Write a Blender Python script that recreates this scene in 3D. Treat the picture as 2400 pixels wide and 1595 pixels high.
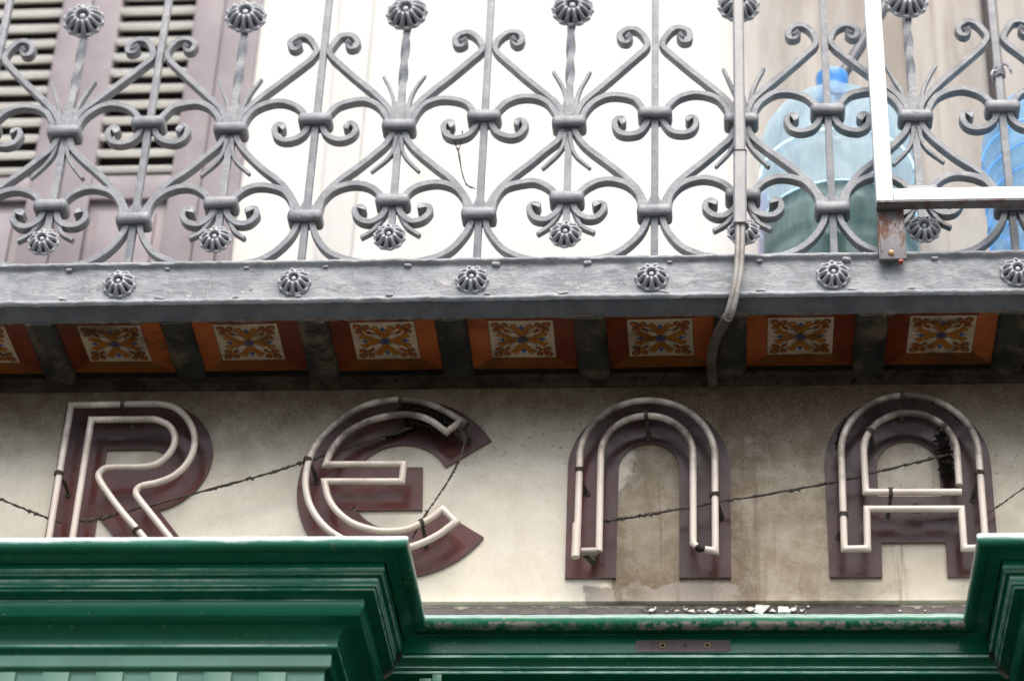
import bpy, bmesh, math, random
from mathutils import Vector, Matrix, noise
random.seed(7)
R = math.radians
sc = bpy.context.scene
for o in list(bpy.data.objects): bpy.data.objects.remove(o)
COL = sc.collection

# ---------------------------------------------------------------- camera
cam_d = bpy.data.cameras.new('camera'); cam = bpy.data.objects.new('camera', cam_d); COL.objects.link(cam)
sc.camera = cam
pitch, yaw, roll = 0.59853, -0.0984, 0.04444
Fv = Vector((math.sin(yaw)*math.cos(pitch), math.cos(yaw)*math.cos(pitch), math.sin(pitch)))
Rv = Vector((math.cos(yaw), -math.sin(yaw), 0)); Uv = Rv.cross(Fv)
R2 = Rv*math.cos(roll) + Uv*math.sin(roll); U2 = -Rv*math.sin(roll) + Uv*math.cos(roll)
CAM = Vector((0.9936, -3.3195, -2.44163))
M = Matrix((R2, U2, -Fv)).transposed().to_4x4(); M.translation = CAM
cam.matrix_world = M
cam_d.sensor_width = 36; cam_d.sensor_fit = 'HORIZONTAL'; cam_d.lens = 5732.4/2400*36
cam_d.clip_start = .1; cam_d.clip_end = 600
cam_d.dof.use_dof = True; cam_d.dof.focus_distance = 4.05; cam_d.dof.aperture_fstop = 2.6

# ---------------------------------------------------------------- world, sun, exposure
SUN_EL, SUN_ROT = R(60), R(170)
w = bpy.data.worlds.new('World'); sc.world = w; w.use_nodes = True
nt = w.node_tree; nt.nodes.clear()
sky = nt.nodes.new('ShaderNodeTexSky'); sky.sky_type = 'NISHITA'; sky.sun_disc = False
sky.sun_elevation = SUN_EL; sky.sun_rotation = SUN_ROT
sky.air_density = 1.0; sky.dust_density = 5.0; sky.ozone_density = 1.0
bg = nt.nodes.new('ShaderNodeBackground'); bg.inputs[1].default_value = .15
wo = nt.nodes.new('ShaderNodeOutputWorld')
nt.links.new(sky.outputs[0], bg.inputs[0]); nt.links.new(bg.outputs[0], wo.inputs[0])
sd = bpy.data.lights.new('sun', 'SUN'); sd.energy = 1.7; sd.angle = R(50); sd.color = (1, .97, .925)
sun = bpy.data.objects.new('sun', sd); COL.objects.link(sun)
sdir = Vector((math.sin(SUN_ROT)*math.cos(SUN_EL), math.cos(SUN_ROT)*math.cos(SUN_EL), math.sin(SUN_EL)))
sun.rotation_euler = sdir.to_track_quat('Z', 'Y').to_euler(); sun.location = sdir*30
vs = sc.view_settings
vs.view_transform = 'Standard'; vs.look = 'None'; vs.gamma = 1; vs.use_curve_mapping = False
vs.exposure = 1.0
sc.render.engine = 'CYCLES'

# ---------------------------------------------------------------- materials
class NT:
    def __init__(s, name):
        s.m = bpy.data.materials.new(name); s.m.use_nodes = True
        s.t = s.m.node_tree; s.t.nodes.clear()
        s.out = s.n('OutputMaterial'); s.p = s.n('BsdfPrincipled'); s.l(s.p.outputs[0], s.out.inputs[0])
        g = s.n('NewGeometry'); s.pos = g.outputs['Position']; s.geo = g
        x = s.n('SeparateXYZ'); s.l(s.pos, x.inputs[0]); s.x, s.y, s.z = x.outputs
    def n(s, k): return s.t.nodes.new('ShaderNode'+k)
    def l(s, a, b): s.t.links.new(a, b)
    def put(s, v, sock):
        if isinstance(v, (int, float)): sock.default_value = v
        elif isinstance(v, tuple): sock.default_value = v if len(v) == 4 or sock.type == 'VECTOR' else (*v, 1)
        else: s.l(v, sock)
    def math(s, op, a, b=0., clamp=False):
        n = s.n('Math'); n.operation = op; n.use_clamp = clamp; s.put(a, n.inputs[0]); s.put(b, n.inputs[1]); return n.outputs[0]
    def mul(s, a, b): return s.math('MULTIPLY', a, b)
    def add(s, a, b): return s.math('ADD', a, b)
    def sstep(s, v, a, b, lo=0., hi=1.):
        n = s.n('MapRange'); n.interpolation_type = 'SMOOTHSTEP'; s.put(v, n.inputs[0])
        for i, q in enumerate((a, b, lo, hi)): n.inputs[1+i].default_value = q
        return n.outputs[0]
    def noise(s, scale, detail=4, rough=.6, stretch=None, dist=0.):
        n = s.n('TexNoise'); n.inputs['Scale'].default_value = scale; n.inputs['Detail'].default_value = detail
        n.inputs['Roughness'].default_value = rough; n.inputs['Distortion'].default_value = dist
        if stretch:
            m = s.n('Mapping'); m.inputs['Scale'].default_value = stretch; s.l(s.pos, m.inputs[0]); s.l(m.outputs[0], n.inputs[0])
        else: s.l(s.pos, n.inputs[0])
        return n.outputs[0]
    def mix(s, f, a, b, mode='MIX'):
        n = s.n('MixRGB'); n.blend_type = mode; s.put(f, n.inputs[0]); s.put(a, n.inputs[1]); s.put(b, n.inputs[2]); return n.outputs[0]
    def bump(s, h, strength, dist, prev=None):
        n = s.n('Bump'); n.inputs['Strength'].default_value = strength; n.inputs['Distance'].default_value = dist
        s.l(h, n.inputs['Height'])
        if prev is not None: s.l(prev, n.inputs['Normal'])
        return n.outputs[0]
    def done(s, col, rough, nrm=None, metal=0., spec=.5):
        s.put(col, s.p.inputs['Base Color']); s.put(rough, s.p.inputs['Roughness'])
        s.p.inputs['Metallic'].default_value = metal; s.p.inputs['Specular IOR Level'].default_value = spec
        if nrm is not None: s.l(nrm, s.p.inputs['Normal'])
        return s.m

def simple(name, c1, c2, scale=30, rough=.5, bump=.3, bs=120, bd=.001, spec=.5, spot=None):
    t = NT(name)
    c = t.mix(t.sstep(t.noise(scale), .35, .65), c1, c2)
    if spot:
        col, ss, a, b, amt = spot
        c = t.mix(t.mul(t.sstep(t.noise(ss, 6, .7), a, b), amt), c, col)
    nr = t.bump(t.noise(bs, 3), bump, bd) if bump else None
    return t.done(c, rough, nr, 0, spec)

def iron_paint(name, c1, c2, rough=.42, bstr=.55):
    t = NT(name)
    c = t.mix(t.sstep(t.noise(28), .35, .65), c1, c2)
    c = t.mix(t.mul(t.sstep(t.noise(95, 5, .7), .56, .68), .55), c, (.34, .355, .365))     # dust
    c = t.mix(t.mul(t.sstep(t.noise(17, 6, .75), .63, .70), .6), c, (.22, .19, .165))
    c = t.mix(t.mul(t.sstep(t.noise(140, 3, .6), .68, .74), .6), c, (.05, .035, .03))
    c = t.mix(t.mul(t.mul(t.sstep(t.noise(60, 7, .8), .60, .66), t.sstep(t.noise(5, 3, .6), .50, .62)), .75), c, (.15, .085, .05))   # rust bleeding through
    n1 = t.bump(t.noise(75, 4, .6), bstr, .0020)
    n2 = t.bump(t.noise(300, 4, .7), bstr, .0014, n1)
    return t.done(c, t.sstep(t.noise(40), .3, .7, rough-.1, rough+.15), n2, 0, .38)

MAT = {}
def rosette_mat():
    t = NT('rosette_paint')
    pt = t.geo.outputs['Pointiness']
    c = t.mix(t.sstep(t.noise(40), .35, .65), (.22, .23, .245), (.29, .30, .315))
    c = t.mix(t.sstep(pt, .50, .57), c, (.38, .395, .41))  # highlights painted onto the raised ridges
    c = t.mix(t.sstep(pt, .495, .44), c, (.045, .047, .052))  # shade painted into the creases
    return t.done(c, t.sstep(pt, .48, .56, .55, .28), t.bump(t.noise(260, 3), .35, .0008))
MAT['rosette'] = rosette_mat()
MAT['iron'] = iron_paint('grey_iron_paint', (.160, .172, .188), (.230, .243, .257), .36)
def fascia_mat():
    t = NT('fascia_paint')
    c = t.mix(t.sstep(t.noise(18), .35, .65), (.23, .247, .26), (.335, .353, .366))
    c = t.mix(t.mul(t.sstep(t.noise(30, 7, .75, (1, 1, 2.4)), .52, .62), .7), c, (.40, .40, .405))
    chip = t.sstep(t.noise(26, 9, .8, (1, 1, 1.6), .6), .595, .625)
    c = t.mix(t.mul(chip, .8), c, (.60, .57, .51))
    c = t.mix(t.mul(t.sstep(t.noise(52, 7, .78), .62, .66), .85), c, (.05, .04, .035))
    n1 = t.bump(t.noise(34, 8, .75, (1, 1, 2.6)), .9, .005)
    n2 = t.bump(t.noise(170, 5, .75), .8, .0016, n1)
    n3 = t.bump(chip, .5, .001, n2)
    return t.done(c, .5, n3, 0, .4)
MAT['fascia'] = fascia_mat()
MAT['fascia_under'] = simple('fascia_underside', (.055, .058, .065), (.085, .088, .095), 22, .6, .5, 90, .002, spot=((.16, .14, .12), 14, .6, .7, .6))  # darker copy of the fascia paint, holding the underside's shade
MAT['mortar'] = simple('old_mortar', (.16, .13, .105), (.09, .07, .055), 60, .9, .9, 150, .003)
MAT['beam'] = simple('sooty_beam', (.022, .021, .018), (.048, .043, .036), 14, .9, .8, 80, .003, .15, spot=((.13, .095, .063), 11, .50, .64, .75))
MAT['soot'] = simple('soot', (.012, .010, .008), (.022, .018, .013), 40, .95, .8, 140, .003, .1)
MAT['band'] = simple('stained_band', (.065, .050, .034), (.03, .023, .016), 25, .9, .7, 120, .002, .15, spot=((.015, .012, .01), 70, .56, .64, .9))

def glaze(name, c1, c2):
    t = NT(name)
    c = t.mix(t.sstep(t.noise(16, 4, .7), .3, .7), c1, c2)
    c = t.mix(t.mul(t.sstep(t.noise(38, 6, .8), .58, .72), .5), c, (.05, .025, .012))
    c = t.mix(t.mul(t.sstep(t.noise(9, 5, .7), .50, .68), .7), c, (.035, .018, .009))      # soot smears
    return t.done(c, .3, t.bump(t.noise(30, 2), .15, .001), 0, .22)
MAT['g_orange'] = glaze('glaze_orange', (.33, .088, .026), (.25, .06, .015))
MAT['g_ochre'] = glaze('glaze_ochre', (.19, .066, .015), (.13, .038, .009))
MAT['g_red'] = glaze('glaze_red', (.14, .026, .010), (.10, .017, .006))
MAT['g_red2'] = glaze('glaze_front_red', (.18, .036, .013), (.13, .024, .008))
MAT['g_white'] = glaze('glaze_white', (.45, .35, .25), (.35, .265, .185))
MAT['g_gold'] = glaze('glaze_gold', (.36, .14, .02), (.28, .10, .013))
MAT['g_brown'] = glaze('glaze_brown', (.22, .06, .018), (.16, .042, .012))
MAT['g_line'] = glaze('glaze_outline', (.10, .03, .012), (.07, .02, .01))
MAT['g_blue'] = glaze('glaze_blue', (.045, .085, .24), (.03, .055, .17))
MAT['g_edge'] = glaze('tile_body', (.18, .06, .025), (.12, .04, .02))

def sign_mat():
    t = NT('sign_board')
    nA = t.noise(7, 5, .65); nB = t.noise(22, 5, .7); nC = t.noise(260, 2, .6)
    xx = t.add(t.x, t.mul(t.add(nA, -.5), .22)); zz = t.add(t.z, t.mul(t.add(nA, -.5), .12))
    c = t.mix(t.sstep(nB, .3, .7), (.655, .615, .505), (.60, .555, .44))
    # rain-borne brown stain inside and right of the third letter
    s1 = t.mul(t.sstep(xx, .80, .865), t.sstep(xx, 1.16, 1.30, 1., .42))
    s1 = t.mul(s1, t.sstep(nB, .25, .7, .74, .97))
    c = t.mix(t.mul(s1, .9), c, (.140, .102, .052))
    s2 = t.mul(t.mul(t.sstep(xx, .825, .84), t.sstep(xx, 1.02, 1.06, 1., 0.)), t.sstep(zz, -.43, -.53))
    c = t.mix(t.mul(s2, .75), c, (.12, .075, .038))
    # dirt and the balcony's shade painted together, darker towards the top
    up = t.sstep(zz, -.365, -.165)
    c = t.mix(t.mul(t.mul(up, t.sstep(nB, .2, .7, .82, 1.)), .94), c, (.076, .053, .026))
    # greyed foot, worn gel coat
    foot = t.mul(t.sstep(t.add(t.z, t.mul(t.add(nB, -.5), .07)), -.515, -.522), t.mul(t.sstep(xx, .775, .785), t.sstep(xx, 1.02, 1.05, 1., 0.)))
    c = t.mix(t.mul(foot, .9), c, (.25, .215, .175))
    # grime gathered along the edges of the third letter and runs below its fixings
    e1 = t.math('MAXIMUM', t.mul(t.sstep(xx, 1.005, 1.02), t.sstep(xx, 1.03, 1.09, 1., 0.)), t.mul(t.sstep(xx, .825, .838), t.sstep(xx, .842, .872, 1., 0.)))
    c = t.mix(t.mul(e1, t.sstep(nB, .25, .6, .25, .62)), c, (.085, .058, .03))
    runs_ = t.mul(t.sstep(t.noise(34, 5, .7, (1, 1, .05)), .52, .66), t.sstep(t.x, .80, .87, .04, .6))
    c = t.mix(runs_, c, (.12, .085, .048))
    # black speckles, denser higher up
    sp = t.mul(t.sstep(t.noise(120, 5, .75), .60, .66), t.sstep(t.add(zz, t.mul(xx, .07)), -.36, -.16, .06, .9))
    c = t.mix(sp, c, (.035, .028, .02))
    c = t.mix(t.mul(t.sstep(nC, .45, .75), .22), c, (.42, .36, .27))
    return t.done(c, t.sstep(nB, .3, .7, .35, .6), t.bump(nB, .12, .002, t.bump(nC, .2, .0004)), 0, .22)
MAT['sign'] = sign_mat()
def strip_mat():
    t = NT('sill_strip')
    nB = t.noise(40, 6, .75); nD = t.noise(15, 5, .7)
    c = t.mix(t.sstep(nB, .35, .65), (.12, .102, .085), (.07, .056, .045))
    st = t.mul(t.sstep(t.add(t.x, t.mul(t.add(nD, -.5), .25)), .86, .90), t.sstep(t.add(t.x, t.mul(t.add(nD, -.5), .3)), 1.24, 1.3, 1., .15))
    c = t.mix(t.mul(st, .92), c, (.035, .022, .014))
    c = t.mix(t.mul(t.sstep(t.noise(70, 6, .8), .55, .62), st), c, (.012, .01, .009))
    wh = t.mul(t.sstep(t.add(t.z, t.mul(t.add(nB, -.5), .02)), -.560, -.556), t.sstep(nD, .4, .6, .5, 1.))
    c = t.mix(t.mul(wh, t.math('SUBTRACT', 1., t.mul(st, .7))), c, (.55, .48, .38))
    return t.done(c, .6, t.bump(nB, .5, .002))
MAT['strip'] = strip_mat()
def backing_mat():
    t = NT('maroon_acrylic')
    n = t.noise(9, 5, .7)
    c = t.mix(t.sstep(n, .35, .65), (.112, .039, .033), (.080, .029, .025))
    dirt = t.mul(t.sstep(t.noise(24, 6, .75), .48, .68), .55)
    c = t.mix(dirt, c, (.050, .034, .030))
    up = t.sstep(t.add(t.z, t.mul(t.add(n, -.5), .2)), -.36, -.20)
    c = t.mix(t.mul(up, .8), c, (.030, .019, .017))  # tops darkened in the colour for their dimmer light and reflections
    brk = t.mul(t.sstep(t.add(t.x, t.mul(n, .1)), .80, .9), .72)
    c = t.mix(brk, c, (.032, .020, .020))
    return t.done(c, t.sstep(t.noise(18, 5), .35, .65, .14, .4), t.bump(t.noise(20, 2), .05, .001), 0, .24)
MAT['backing'] = backing_mat()
MAT['backing_edge'] = simple('acrylic_edge', (.16, .10, .09), (.10, .06, .055), 50, .35, 0)
def tube_mat():
    t = NT('neon_glass')
    n = t.noise(30, 6, .75); c = t.mix(t.sstep(t.noise(9), .3, .7), (.66, .585, .50), (.56, .485, .40))
    up = t.sstep(t.add(t.z, t.mul(t.add(n, -.5), .25)), -.37, -.22)
    grime = t.mul(t.sstep(t.noise(13, 3, .55), .2, .6), t.add(t.mul(up, t.sstep(t.x, .1, .4, .55, .97)), .06))
    c = t.mix(grime, c, (.078, .057, .041))
    nz = t.n('SeparateXYZ'); t.l(t.geo.outputs['Normal'], nz.inputs[0])
    dust = t.mul(t.sstep(t.add(nz.outputs[2], t.mul(t.add(t.noise(90, 4, .7), -.5), 1.1)), .45, .85), t.add(t.mul(up, .75), .2))
    c = t.mix(t.mul(dust, .85), c, (.085, .066, .052))
    c = t.mix(t.mul(t.sstep(t.noise(160, 4, .7), .60, .68), t.add(t.mul(up, .6), .08)), c, (.05, .035, .025))
    return t.done(c, t.add(t.mul(grime, .5), .16), t.bump(t.noise(150, 3), t_b, .0008), 0, .55)
t_b = .18
MAT['tube'] = tube_mat()
MAT['wire'] = simple('dirty_wire', (.035, .027, .02), (.075, .06, .045), 90, .9, .9, 400, .001)
MAT['sleeve'] = simple('glass_sleeve', (.34, .28, .25), (.26, .21, .18), 60, .35, .2)

def green(name, wear, lit_top, amp=.026, z0=-.6085, z1=-.6010):
    t = NT(name)
    n = t.noise(20, 5, .7); ns = t.noise(26, 5, .7, (.25, 1, 1))
    c = t.mix(t.sstep(ns, .3, .7), (.0035, .108, .052), (.006, .136, .070))
    c = t.mix(t.mul(t.sstep(t.noise(6, 4), .45, .7), .3), c, (.008, .13, .062))
    if lit_top:   # weathered paint with the sky highlight painted along the upper roll
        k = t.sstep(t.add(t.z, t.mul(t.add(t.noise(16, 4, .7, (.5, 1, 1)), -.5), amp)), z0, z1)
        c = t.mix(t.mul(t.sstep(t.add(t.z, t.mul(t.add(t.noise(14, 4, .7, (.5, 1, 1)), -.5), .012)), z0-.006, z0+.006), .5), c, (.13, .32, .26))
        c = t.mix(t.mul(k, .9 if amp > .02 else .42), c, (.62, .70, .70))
    if wear:
        m = t.sstep(t.noise(55, 8, .8), .60, .64)
        m = t.mul(m, t.sstep(t.noise(9, 3, .6), .5, .62))
        if amp < .02: m = t.math('MAXIMUM', m, t.mul(t.sstep(t.noise(42, 7, .8), .46, .54), t.mul(t.sstep(t.z, -.604, -.609), t.sstep(t.noise(5, 3, .6, (1, .2, .2)), .38, .55))))
        c = t.mix(m, c, (.33, .30, .25))
    c = t.mix(t.mul(t.sstep(t.noise(210, 2, .5), .72, .75), .6), c, (.35, .42, .36))
    return t.done(c, t.sstep(n, .3, .7, .13, .28), t.bump(ns, .18, .002, t.bump(t.noise(160, 3), .15, .0006)), 0, .36)
MAT['green'] = green('green_gloss_paint', False, False)
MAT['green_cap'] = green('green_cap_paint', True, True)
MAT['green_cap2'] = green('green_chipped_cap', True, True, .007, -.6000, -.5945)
MAT['green_worn'] = green('green_worn_paint', True, False)
def pale_green():
    t = NT('faded_reflecting_green')  # weathered pale, with the sky's reflection painted into the colour
    n = t.noise(14, 6, .75)
    c = t.mix(t.sstep(n, .35, .65), (.07, .205, .135), (.095, .25, .17))
    c = t.mix(t.mul(t.sstep(t.noise(60, 5, .7), .6, .7), .4), c, (.06, .15, .11))
    return t.done(c, .4, t.bump(n, .15, .002))
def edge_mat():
    t = NT('worn_highlight_edge')
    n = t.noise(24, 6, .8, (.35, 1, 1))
    c = t.mix(t.sstep(n, .38, .62), (.06, .24, .17), (.42, .60, .50))  # sky highlights painted in pale over the rubbed green
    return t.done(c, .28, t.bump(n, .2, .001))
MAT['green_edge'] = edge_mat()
MAT['green_pale'] = pale_green()
MAT['door_dark'] = simple('dark_green_door', (.004, .025, .014), (.006, .035, .02), 10, .4, .1)
MAT['patch'] = simple('bare_patch', (.155, .125, .12), (.115, .09, .085), 40, .75, .5, 130, .001)
MAT['brass'] = simple('brass', (.42, .27, .11), (.28, .17, .06), 80, .35, .2)
MAT['black'] = simple('black_hole', (.01, .009, .008), (.015, .012, .01), 30, .9, 0)

def wall_mat():
    t = NT('cream_plaster')
    ns = t.noise(5, 5, .7, (1, 1, .12)); n = t.noise(3, 5, .7)
    c = t.mix(t.sstep(n, .3, .7), (.63, .63, .605), (.60, .592, .555))
    c = t.mix(t.mul(t.sstep(ns, .52, .70), .45), c, (.50, .475, .43))
    rs = t.mul(t.sstep(t.add(t.x, t.mul(t.add(ns, -.5), .3)), .98, 1.14), t.sstep(t.noise(7, 5, .7, (1, 1, .2)), .25, .7, .55, 1.))
    c = t.mix(t.mul(rs, .92), c, (.225, .19, .155))
    c = t.mix(t.mul(rs, t.mul(t.sstep(t.noise(9, 4, .6, (1, 1, .06)), .5, .62), .75)), c, (.48, .45, .40))
    return t.done(c, .85, t.bump(t.noise(60, 4), .2, .002))
MAT['wall'] = wall_mat()
MAT['shutter'] = simple('mauve_shutter_paint', (.20, .172, .184), (.255, .222, .232), 8, .6, .2, 60, .001, spot=((.30, .26, .26), 25, .58, .7, .4))
MAT['slat'] = simple('overexposed_slat_paint', (.86, .85, .79), (.80, .78, .71), 12, .55, .1)  # shutter paint lightened so the louvres look overexposed
MAT['dark'] = simple('dark_interior', (.012, .011, .01), (.016, .014, .012), 5, .9, 0)
MAT['stone'] = simple('rough_masonry', (.25, .22, .19), (.19, .17, .14), 8, .9, .4)
MAT['pave'] = simple('street_paving', (.055, .053, .05), (.04, .039, .037), 2, .85, .3)
MAT['conduit'] = simple('grey_plastic_trunking', (.24, .235, .24), (.29, .285, .285), 30, .45, .15, spot=((.42, .40, .38), 45, .6, .7, .4))
MAT['cable'] = simple('weathered_cable', (.30, .29, .265), (.21, .195, .175), 35, .5, .2, spot=((.16, .13, .10), 20, .55, .68, .7))
MAT['cable_dark'] = simple('sooty_cable', (.075, .055, .045), (.11, .085, .07), 50, .7, .4)
def frame_mat(name, base, rust):
    t = NT(name)
    r = t.mul(t.sstep(t.noise(38, 8, .8, (1, 1, .5)), .48, .60), rust)
    c = t.mix(r, base, (.13, .055, .03))
    return t.done(c, t.add(.35, t.mul(r, .4)), t.bump(t.noise(60, 3), .1, .001))
MAT['frame'] = frame_mat('white_frame_paint', (.80, .79, .77), .12)
MAT['frame_rust'] = frame_mat('rusting_frame', (.145, .14, .145), 1.)
def bottle_mat(name, tint, dif, fac):
    t = NT(name); t.t.nodes.remove(t.p)
    tr = t.n('BsdfTransparent'); tr.inputs[0].default_value = (*tint, 1)
    df = t.n('BsdfDiffuse'); s = t.sstep(t.noise(13, 4, .7, (1, 1, .25)), .35, .7)
    t.l(t.mix(s, dif, tuple(min(1, q*1.5+.05) for q in dif)), df.inputs[0])
    tl = t.n('BsdfTranslucent'); tl.inputs[0].default_value = (*dif, 1)
    gl = t.n('BsdfGlossy'); gl.inputs['Roughness'].default_value = .12
    a = t.n('AddShader'); t.l(df.outputs[0], a.inputs[0]); t.l(tl.outputs[0], a.inputs[1])
    m1 = t.n('MixShader'); t.put(t.add(fac, t.mul(s, .12)), m1.inputs[0]); t.l(tr.outputs[0], m1.inputs[1]); t.l(a.outputs[0], m1.inputs[2])
    lw = t.n('LayerWeight'); lw.inputs[0].default_value = .25
    m2 = t.n('MixShader'); t.l(t.mul(lw.outputs[0], .45), m2.inputs[0]); t.l(m1.outputs[0], m2.inputs[1]); t.l(gl.outputs[0], m2.inputs[2])
    t.l(m2.outputs[0], t.out.inputs[0]); return t.m
MAT['bottle'] = bottle_mat('pale_blue_plastic', (.83, .92, .96), (.50, .64, .73), .24)
MAT['bottle_blue'] = bottle_mat('deep_blue_plastic', (.66, .82, .92), (.28, .45, .60), .32)
MAT['bottle_rib'] = bottle_mat('pale_blue_rib', (.95, .97, .98), (.75, .82, .85), .75)
MAT['bottle_blue_rib'] = bottle_mat('deep_blue_rib', (.75, .88, .95), (.35, .55, .72), .7)
MAT['water'] = bottle_mat('green_tinged_water', (.38, .56, .46), (.032, .09, .055), .5)
MAT['cap'] = simple('blue_cap', (.05, .27, .72), (.08, .34, .78), 30, .3, 0)
MAT['purple'] = simple('violet_plastic', (.42, .34, .62), (.48, .40, .66), 20, .4, 0)
MAT['hose'] = simple('dark_hose', (.10, .11, .125), (.14, .15, .165), 60, .4, .2)
MAT['chip'] = simple('white_chip', (.88, .86, .80), (.46, .41, .34), 75, .3, .2)
MAT['tape'] = simple('grey_tape', (.40, .40, .44), (.30, .30, .34), 60, .4, .3)
MAT['red'] = simple('red_sealant', (.38, .07, .035), (.22, .05, .03), 60, .5, .2)
MAT['seal'] = simple('dark_seam', (.035, .03, .028), (.06, .05, .045), 60, .8, .3)

# ---------------------------------------------------------------- helpers
class MB:
    def __init__(s): s.v = []; s.f = []; s.mi = []
    def add(s, vs, fs, mi=0):
        b = len(s.v); s.v += [tuple(p) for p in vs]
        for f in fs: s.f.append(tuple(b+i for i in f)); s.mi.append(mi)
    def box(s, a, b, bev=0., mi=0):
        (x0, y0, z0), (x1, y1, z1) = a, b
        if bev <= 0:
            v = [(x0,y0,z0),(x1,y0,z0),(x1,y1,z0),(x0,y1,z0),(x0,y0,z1),(x1,y0,z1),(x1,y1,z1),(x0,y1,z1)]
            s.add(v, [(0,3,2,1),(4,5,6,7),(0,1,5,4),(1,2,6,5),(2,3,7,6),(3,0,4,7)], mi)
        else:
            bm = bmesh.new(); bmesh.ops.create_cube(bm, size=1)
            for q in bm.verts: q.co = Vector(((x0+x1)/2+q.co.x*(x1-x0), (y0+y1)/2+q.co.y*(y1-y0), (z0+z1)/2+q.co.z*(z1-z0)))
            bmesh.ops.bevel(bm, geom=bm.edges[:], offset=bev, segments=2, affect='EDGES', profile=.6)
            bm.verts.index_update(); s.add([q.co[:] for q in bm.verts], [[q.index for q in f.verts] for f in bm.faces], mi); bm.free()
    def mesh(s, name, mats, smooth=None):
        me = bpy.data.meshes.new(name); me.from_pydata(s.v, [], s.f)
        for m in (mats if isinstance(mats, (list, tuple)) else [mats]): me.materials.append(MAT[m])
        for p, i in zip(me.polygons, s.mi): p.material_index = i
        bm = bmesh.new(); bm.from_mesh(me); bmesh.ops.recalc_face_normals(bm, faces=bm.faces); bm.to_mesh(me); bm.free()
        if smooth is not None:
            for p in me.polygons: p.use_smooth = True
            me.set_sharp_from_angle(angle=R(smooth))
        me.update(); return me
def link(name, me, parent=None, loc=(0, 0, 0), rot=None, scale=None):
    o = bpy.data.objects.new(name, me); COL.objects.link(o); o.parent = parent; o.location = loc
    if rot: o.rotation_euler = rot
    if scale: o.scale = scale
    return o
def thing(name, label, cat, loc=(0, 0, 0), group=None, me=None, kind=None):
    o = bpy.data.objects.new(name, me); COL.objects.link(o); o.location = loc
    o['label'] = label; o['category'] = cat
    if group: o['group'] = group
    if kind: o['kind'] = kind
    return o
def catmull(pts, n=6):
    P = [Vector(p) for p in pts]
    if len(P) < 3: return P
    P = [P[0]*2-P[1]] + P + [P[-1]*2-P[-2]]; out = []
    for i in range(1, len(P)-2):
        a, b, c, d = P[i-1:i+3]
        for k in range(n):
            t = k/n
            out.append(.5*((2*b)+(c-a)*t+(2*a-5*b+4*c-d)*t*t+(3*b-a-3*c+d)*t**3))
    out.append(P[-2]); return out
def runs(*rs, n=6):                      # smooth runs joined at sharp corners
    out = []
    for r in rs:
        q = catmull(r, n)
        if out and (out[-1]-q[0]).length < 1e-6: q = q[1:]
        out += q
    return out
def arc(cx, cz, r, a0, a1, n=20): return [Vector((cx+r*math.cos(R(a0+(a1-a0)*i/n)), cz+r*math.sin(R(a0+(a1-a0)*i/n)))) for i in range(n+1)]
def sweep(mb, path, sect, y=0., closed=False, scale=None, mi=0):
    """planar sweep in the facade plane: path of (x,z), section of (in-plane, depth) pairs"""
    n = len(path); m = len(sect); vs = []
    for i, p in enumerate(path):
        a = path[i-1] if (i or closed) else p; b = path[(i+1) % n] if (i < n-1 or closed) else p
        t1 = (p-a); t2 = (b-p)
        if t1.length < 1e-9: t1 = t2
        if t2.length < 1e-9: t2 = t1
        t1 = t1.normalized(); t2 = t2.normalized(); t = (t1+t2)
        t = t.normalized() if t.length > 1e-6 else t1
        k = min(1/max(.5, t.dot(t1)), 1.6); nx, nz = -t.y, t.x
        s = scale[i] if scale else 1.
        for (u, d) in sect: vs.append((p.x+nx*u*s*k, y+d*(s if scale else 1.), p.y+nz*u*s*k))
    fs = []
    for i in range(n if closed else n-1):
        for j in range(m):
            fs.append((i*m+j, i*m+(j+1) % m, ((i+1) % n)*m+(j+1) % m, ((i+1) % n)*m+j))
    if not closed: fs += [tuple(range(m)), tuple(reversed(range((n-1)*m, n*m)))]
    mb.add(vs, fs, mi)
def rect(t, d, b=.0011):
    t /= 2; d /= 2
    return [(-t+b, -d), (t-b, -d), (t, -d+b), (t, d-b), (t-b, d), (-t+b, d), (-t, d-b), (-t, -d+b)]
def circ(r, n=12): return [(r*math.cos(2*math.pi*i/n), r*math.sin(2*math.pi*i/n)) for i in range(n)]
def tube3(mb, pts, r, n=8, mi=0, jit=0., rs=None):
    P = [Vector(p) for p in pts]; up = Vector((0, 1, 0)); vs = []
    for i, p in enumerate(P):
        t = (P[min(i+1, len(P)-1)]-P[max(i-1, 0)]).normalized()
        a = t.cross(up)
        if a.length < .1: a = t.cross(Vector((1, 0, 0)))
        a.normalize(); b = t.cross(a)
        rr = rs[i] if rs else r
        if jit: rr *= 1+random.uniform(-jit, jit)
        for j in range(n):
            q = 2*math.pi*j/n; vs.append(p+a*rr*math.cos(q)+b*rr*math.sin(q))
    fs = [(i*n+j, i*n+(j+1) % n, (i+1)*n+(j+1) % n, (i+1)*n+j) for i in range(len(P)-1) for j in range(n)]
    fs += [tuple(range(n)), tuple(reversed(range((len(P)-1)*n, len(P)*n)))]
    mb.add(vs, fs, mi)
def lathe(mb, prof, n=32, c=(0, 0, 0), mi=0):
    vs = []; m = len(prof)
    for (r, z) in prof:
        for j in range(n): q = 2*math.pi*j/n; vs.append((c[0]+r*math.cos(q), c[1]+r*math.sin(q), c[2]+z))
    mb.add(vs, [(i*n+j, i*n+(j+1) % n, (i+1)*n+(j+1) % n, (i+1)*n+j) for i in range(m-1) for j in range(n)], mi)
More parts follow.
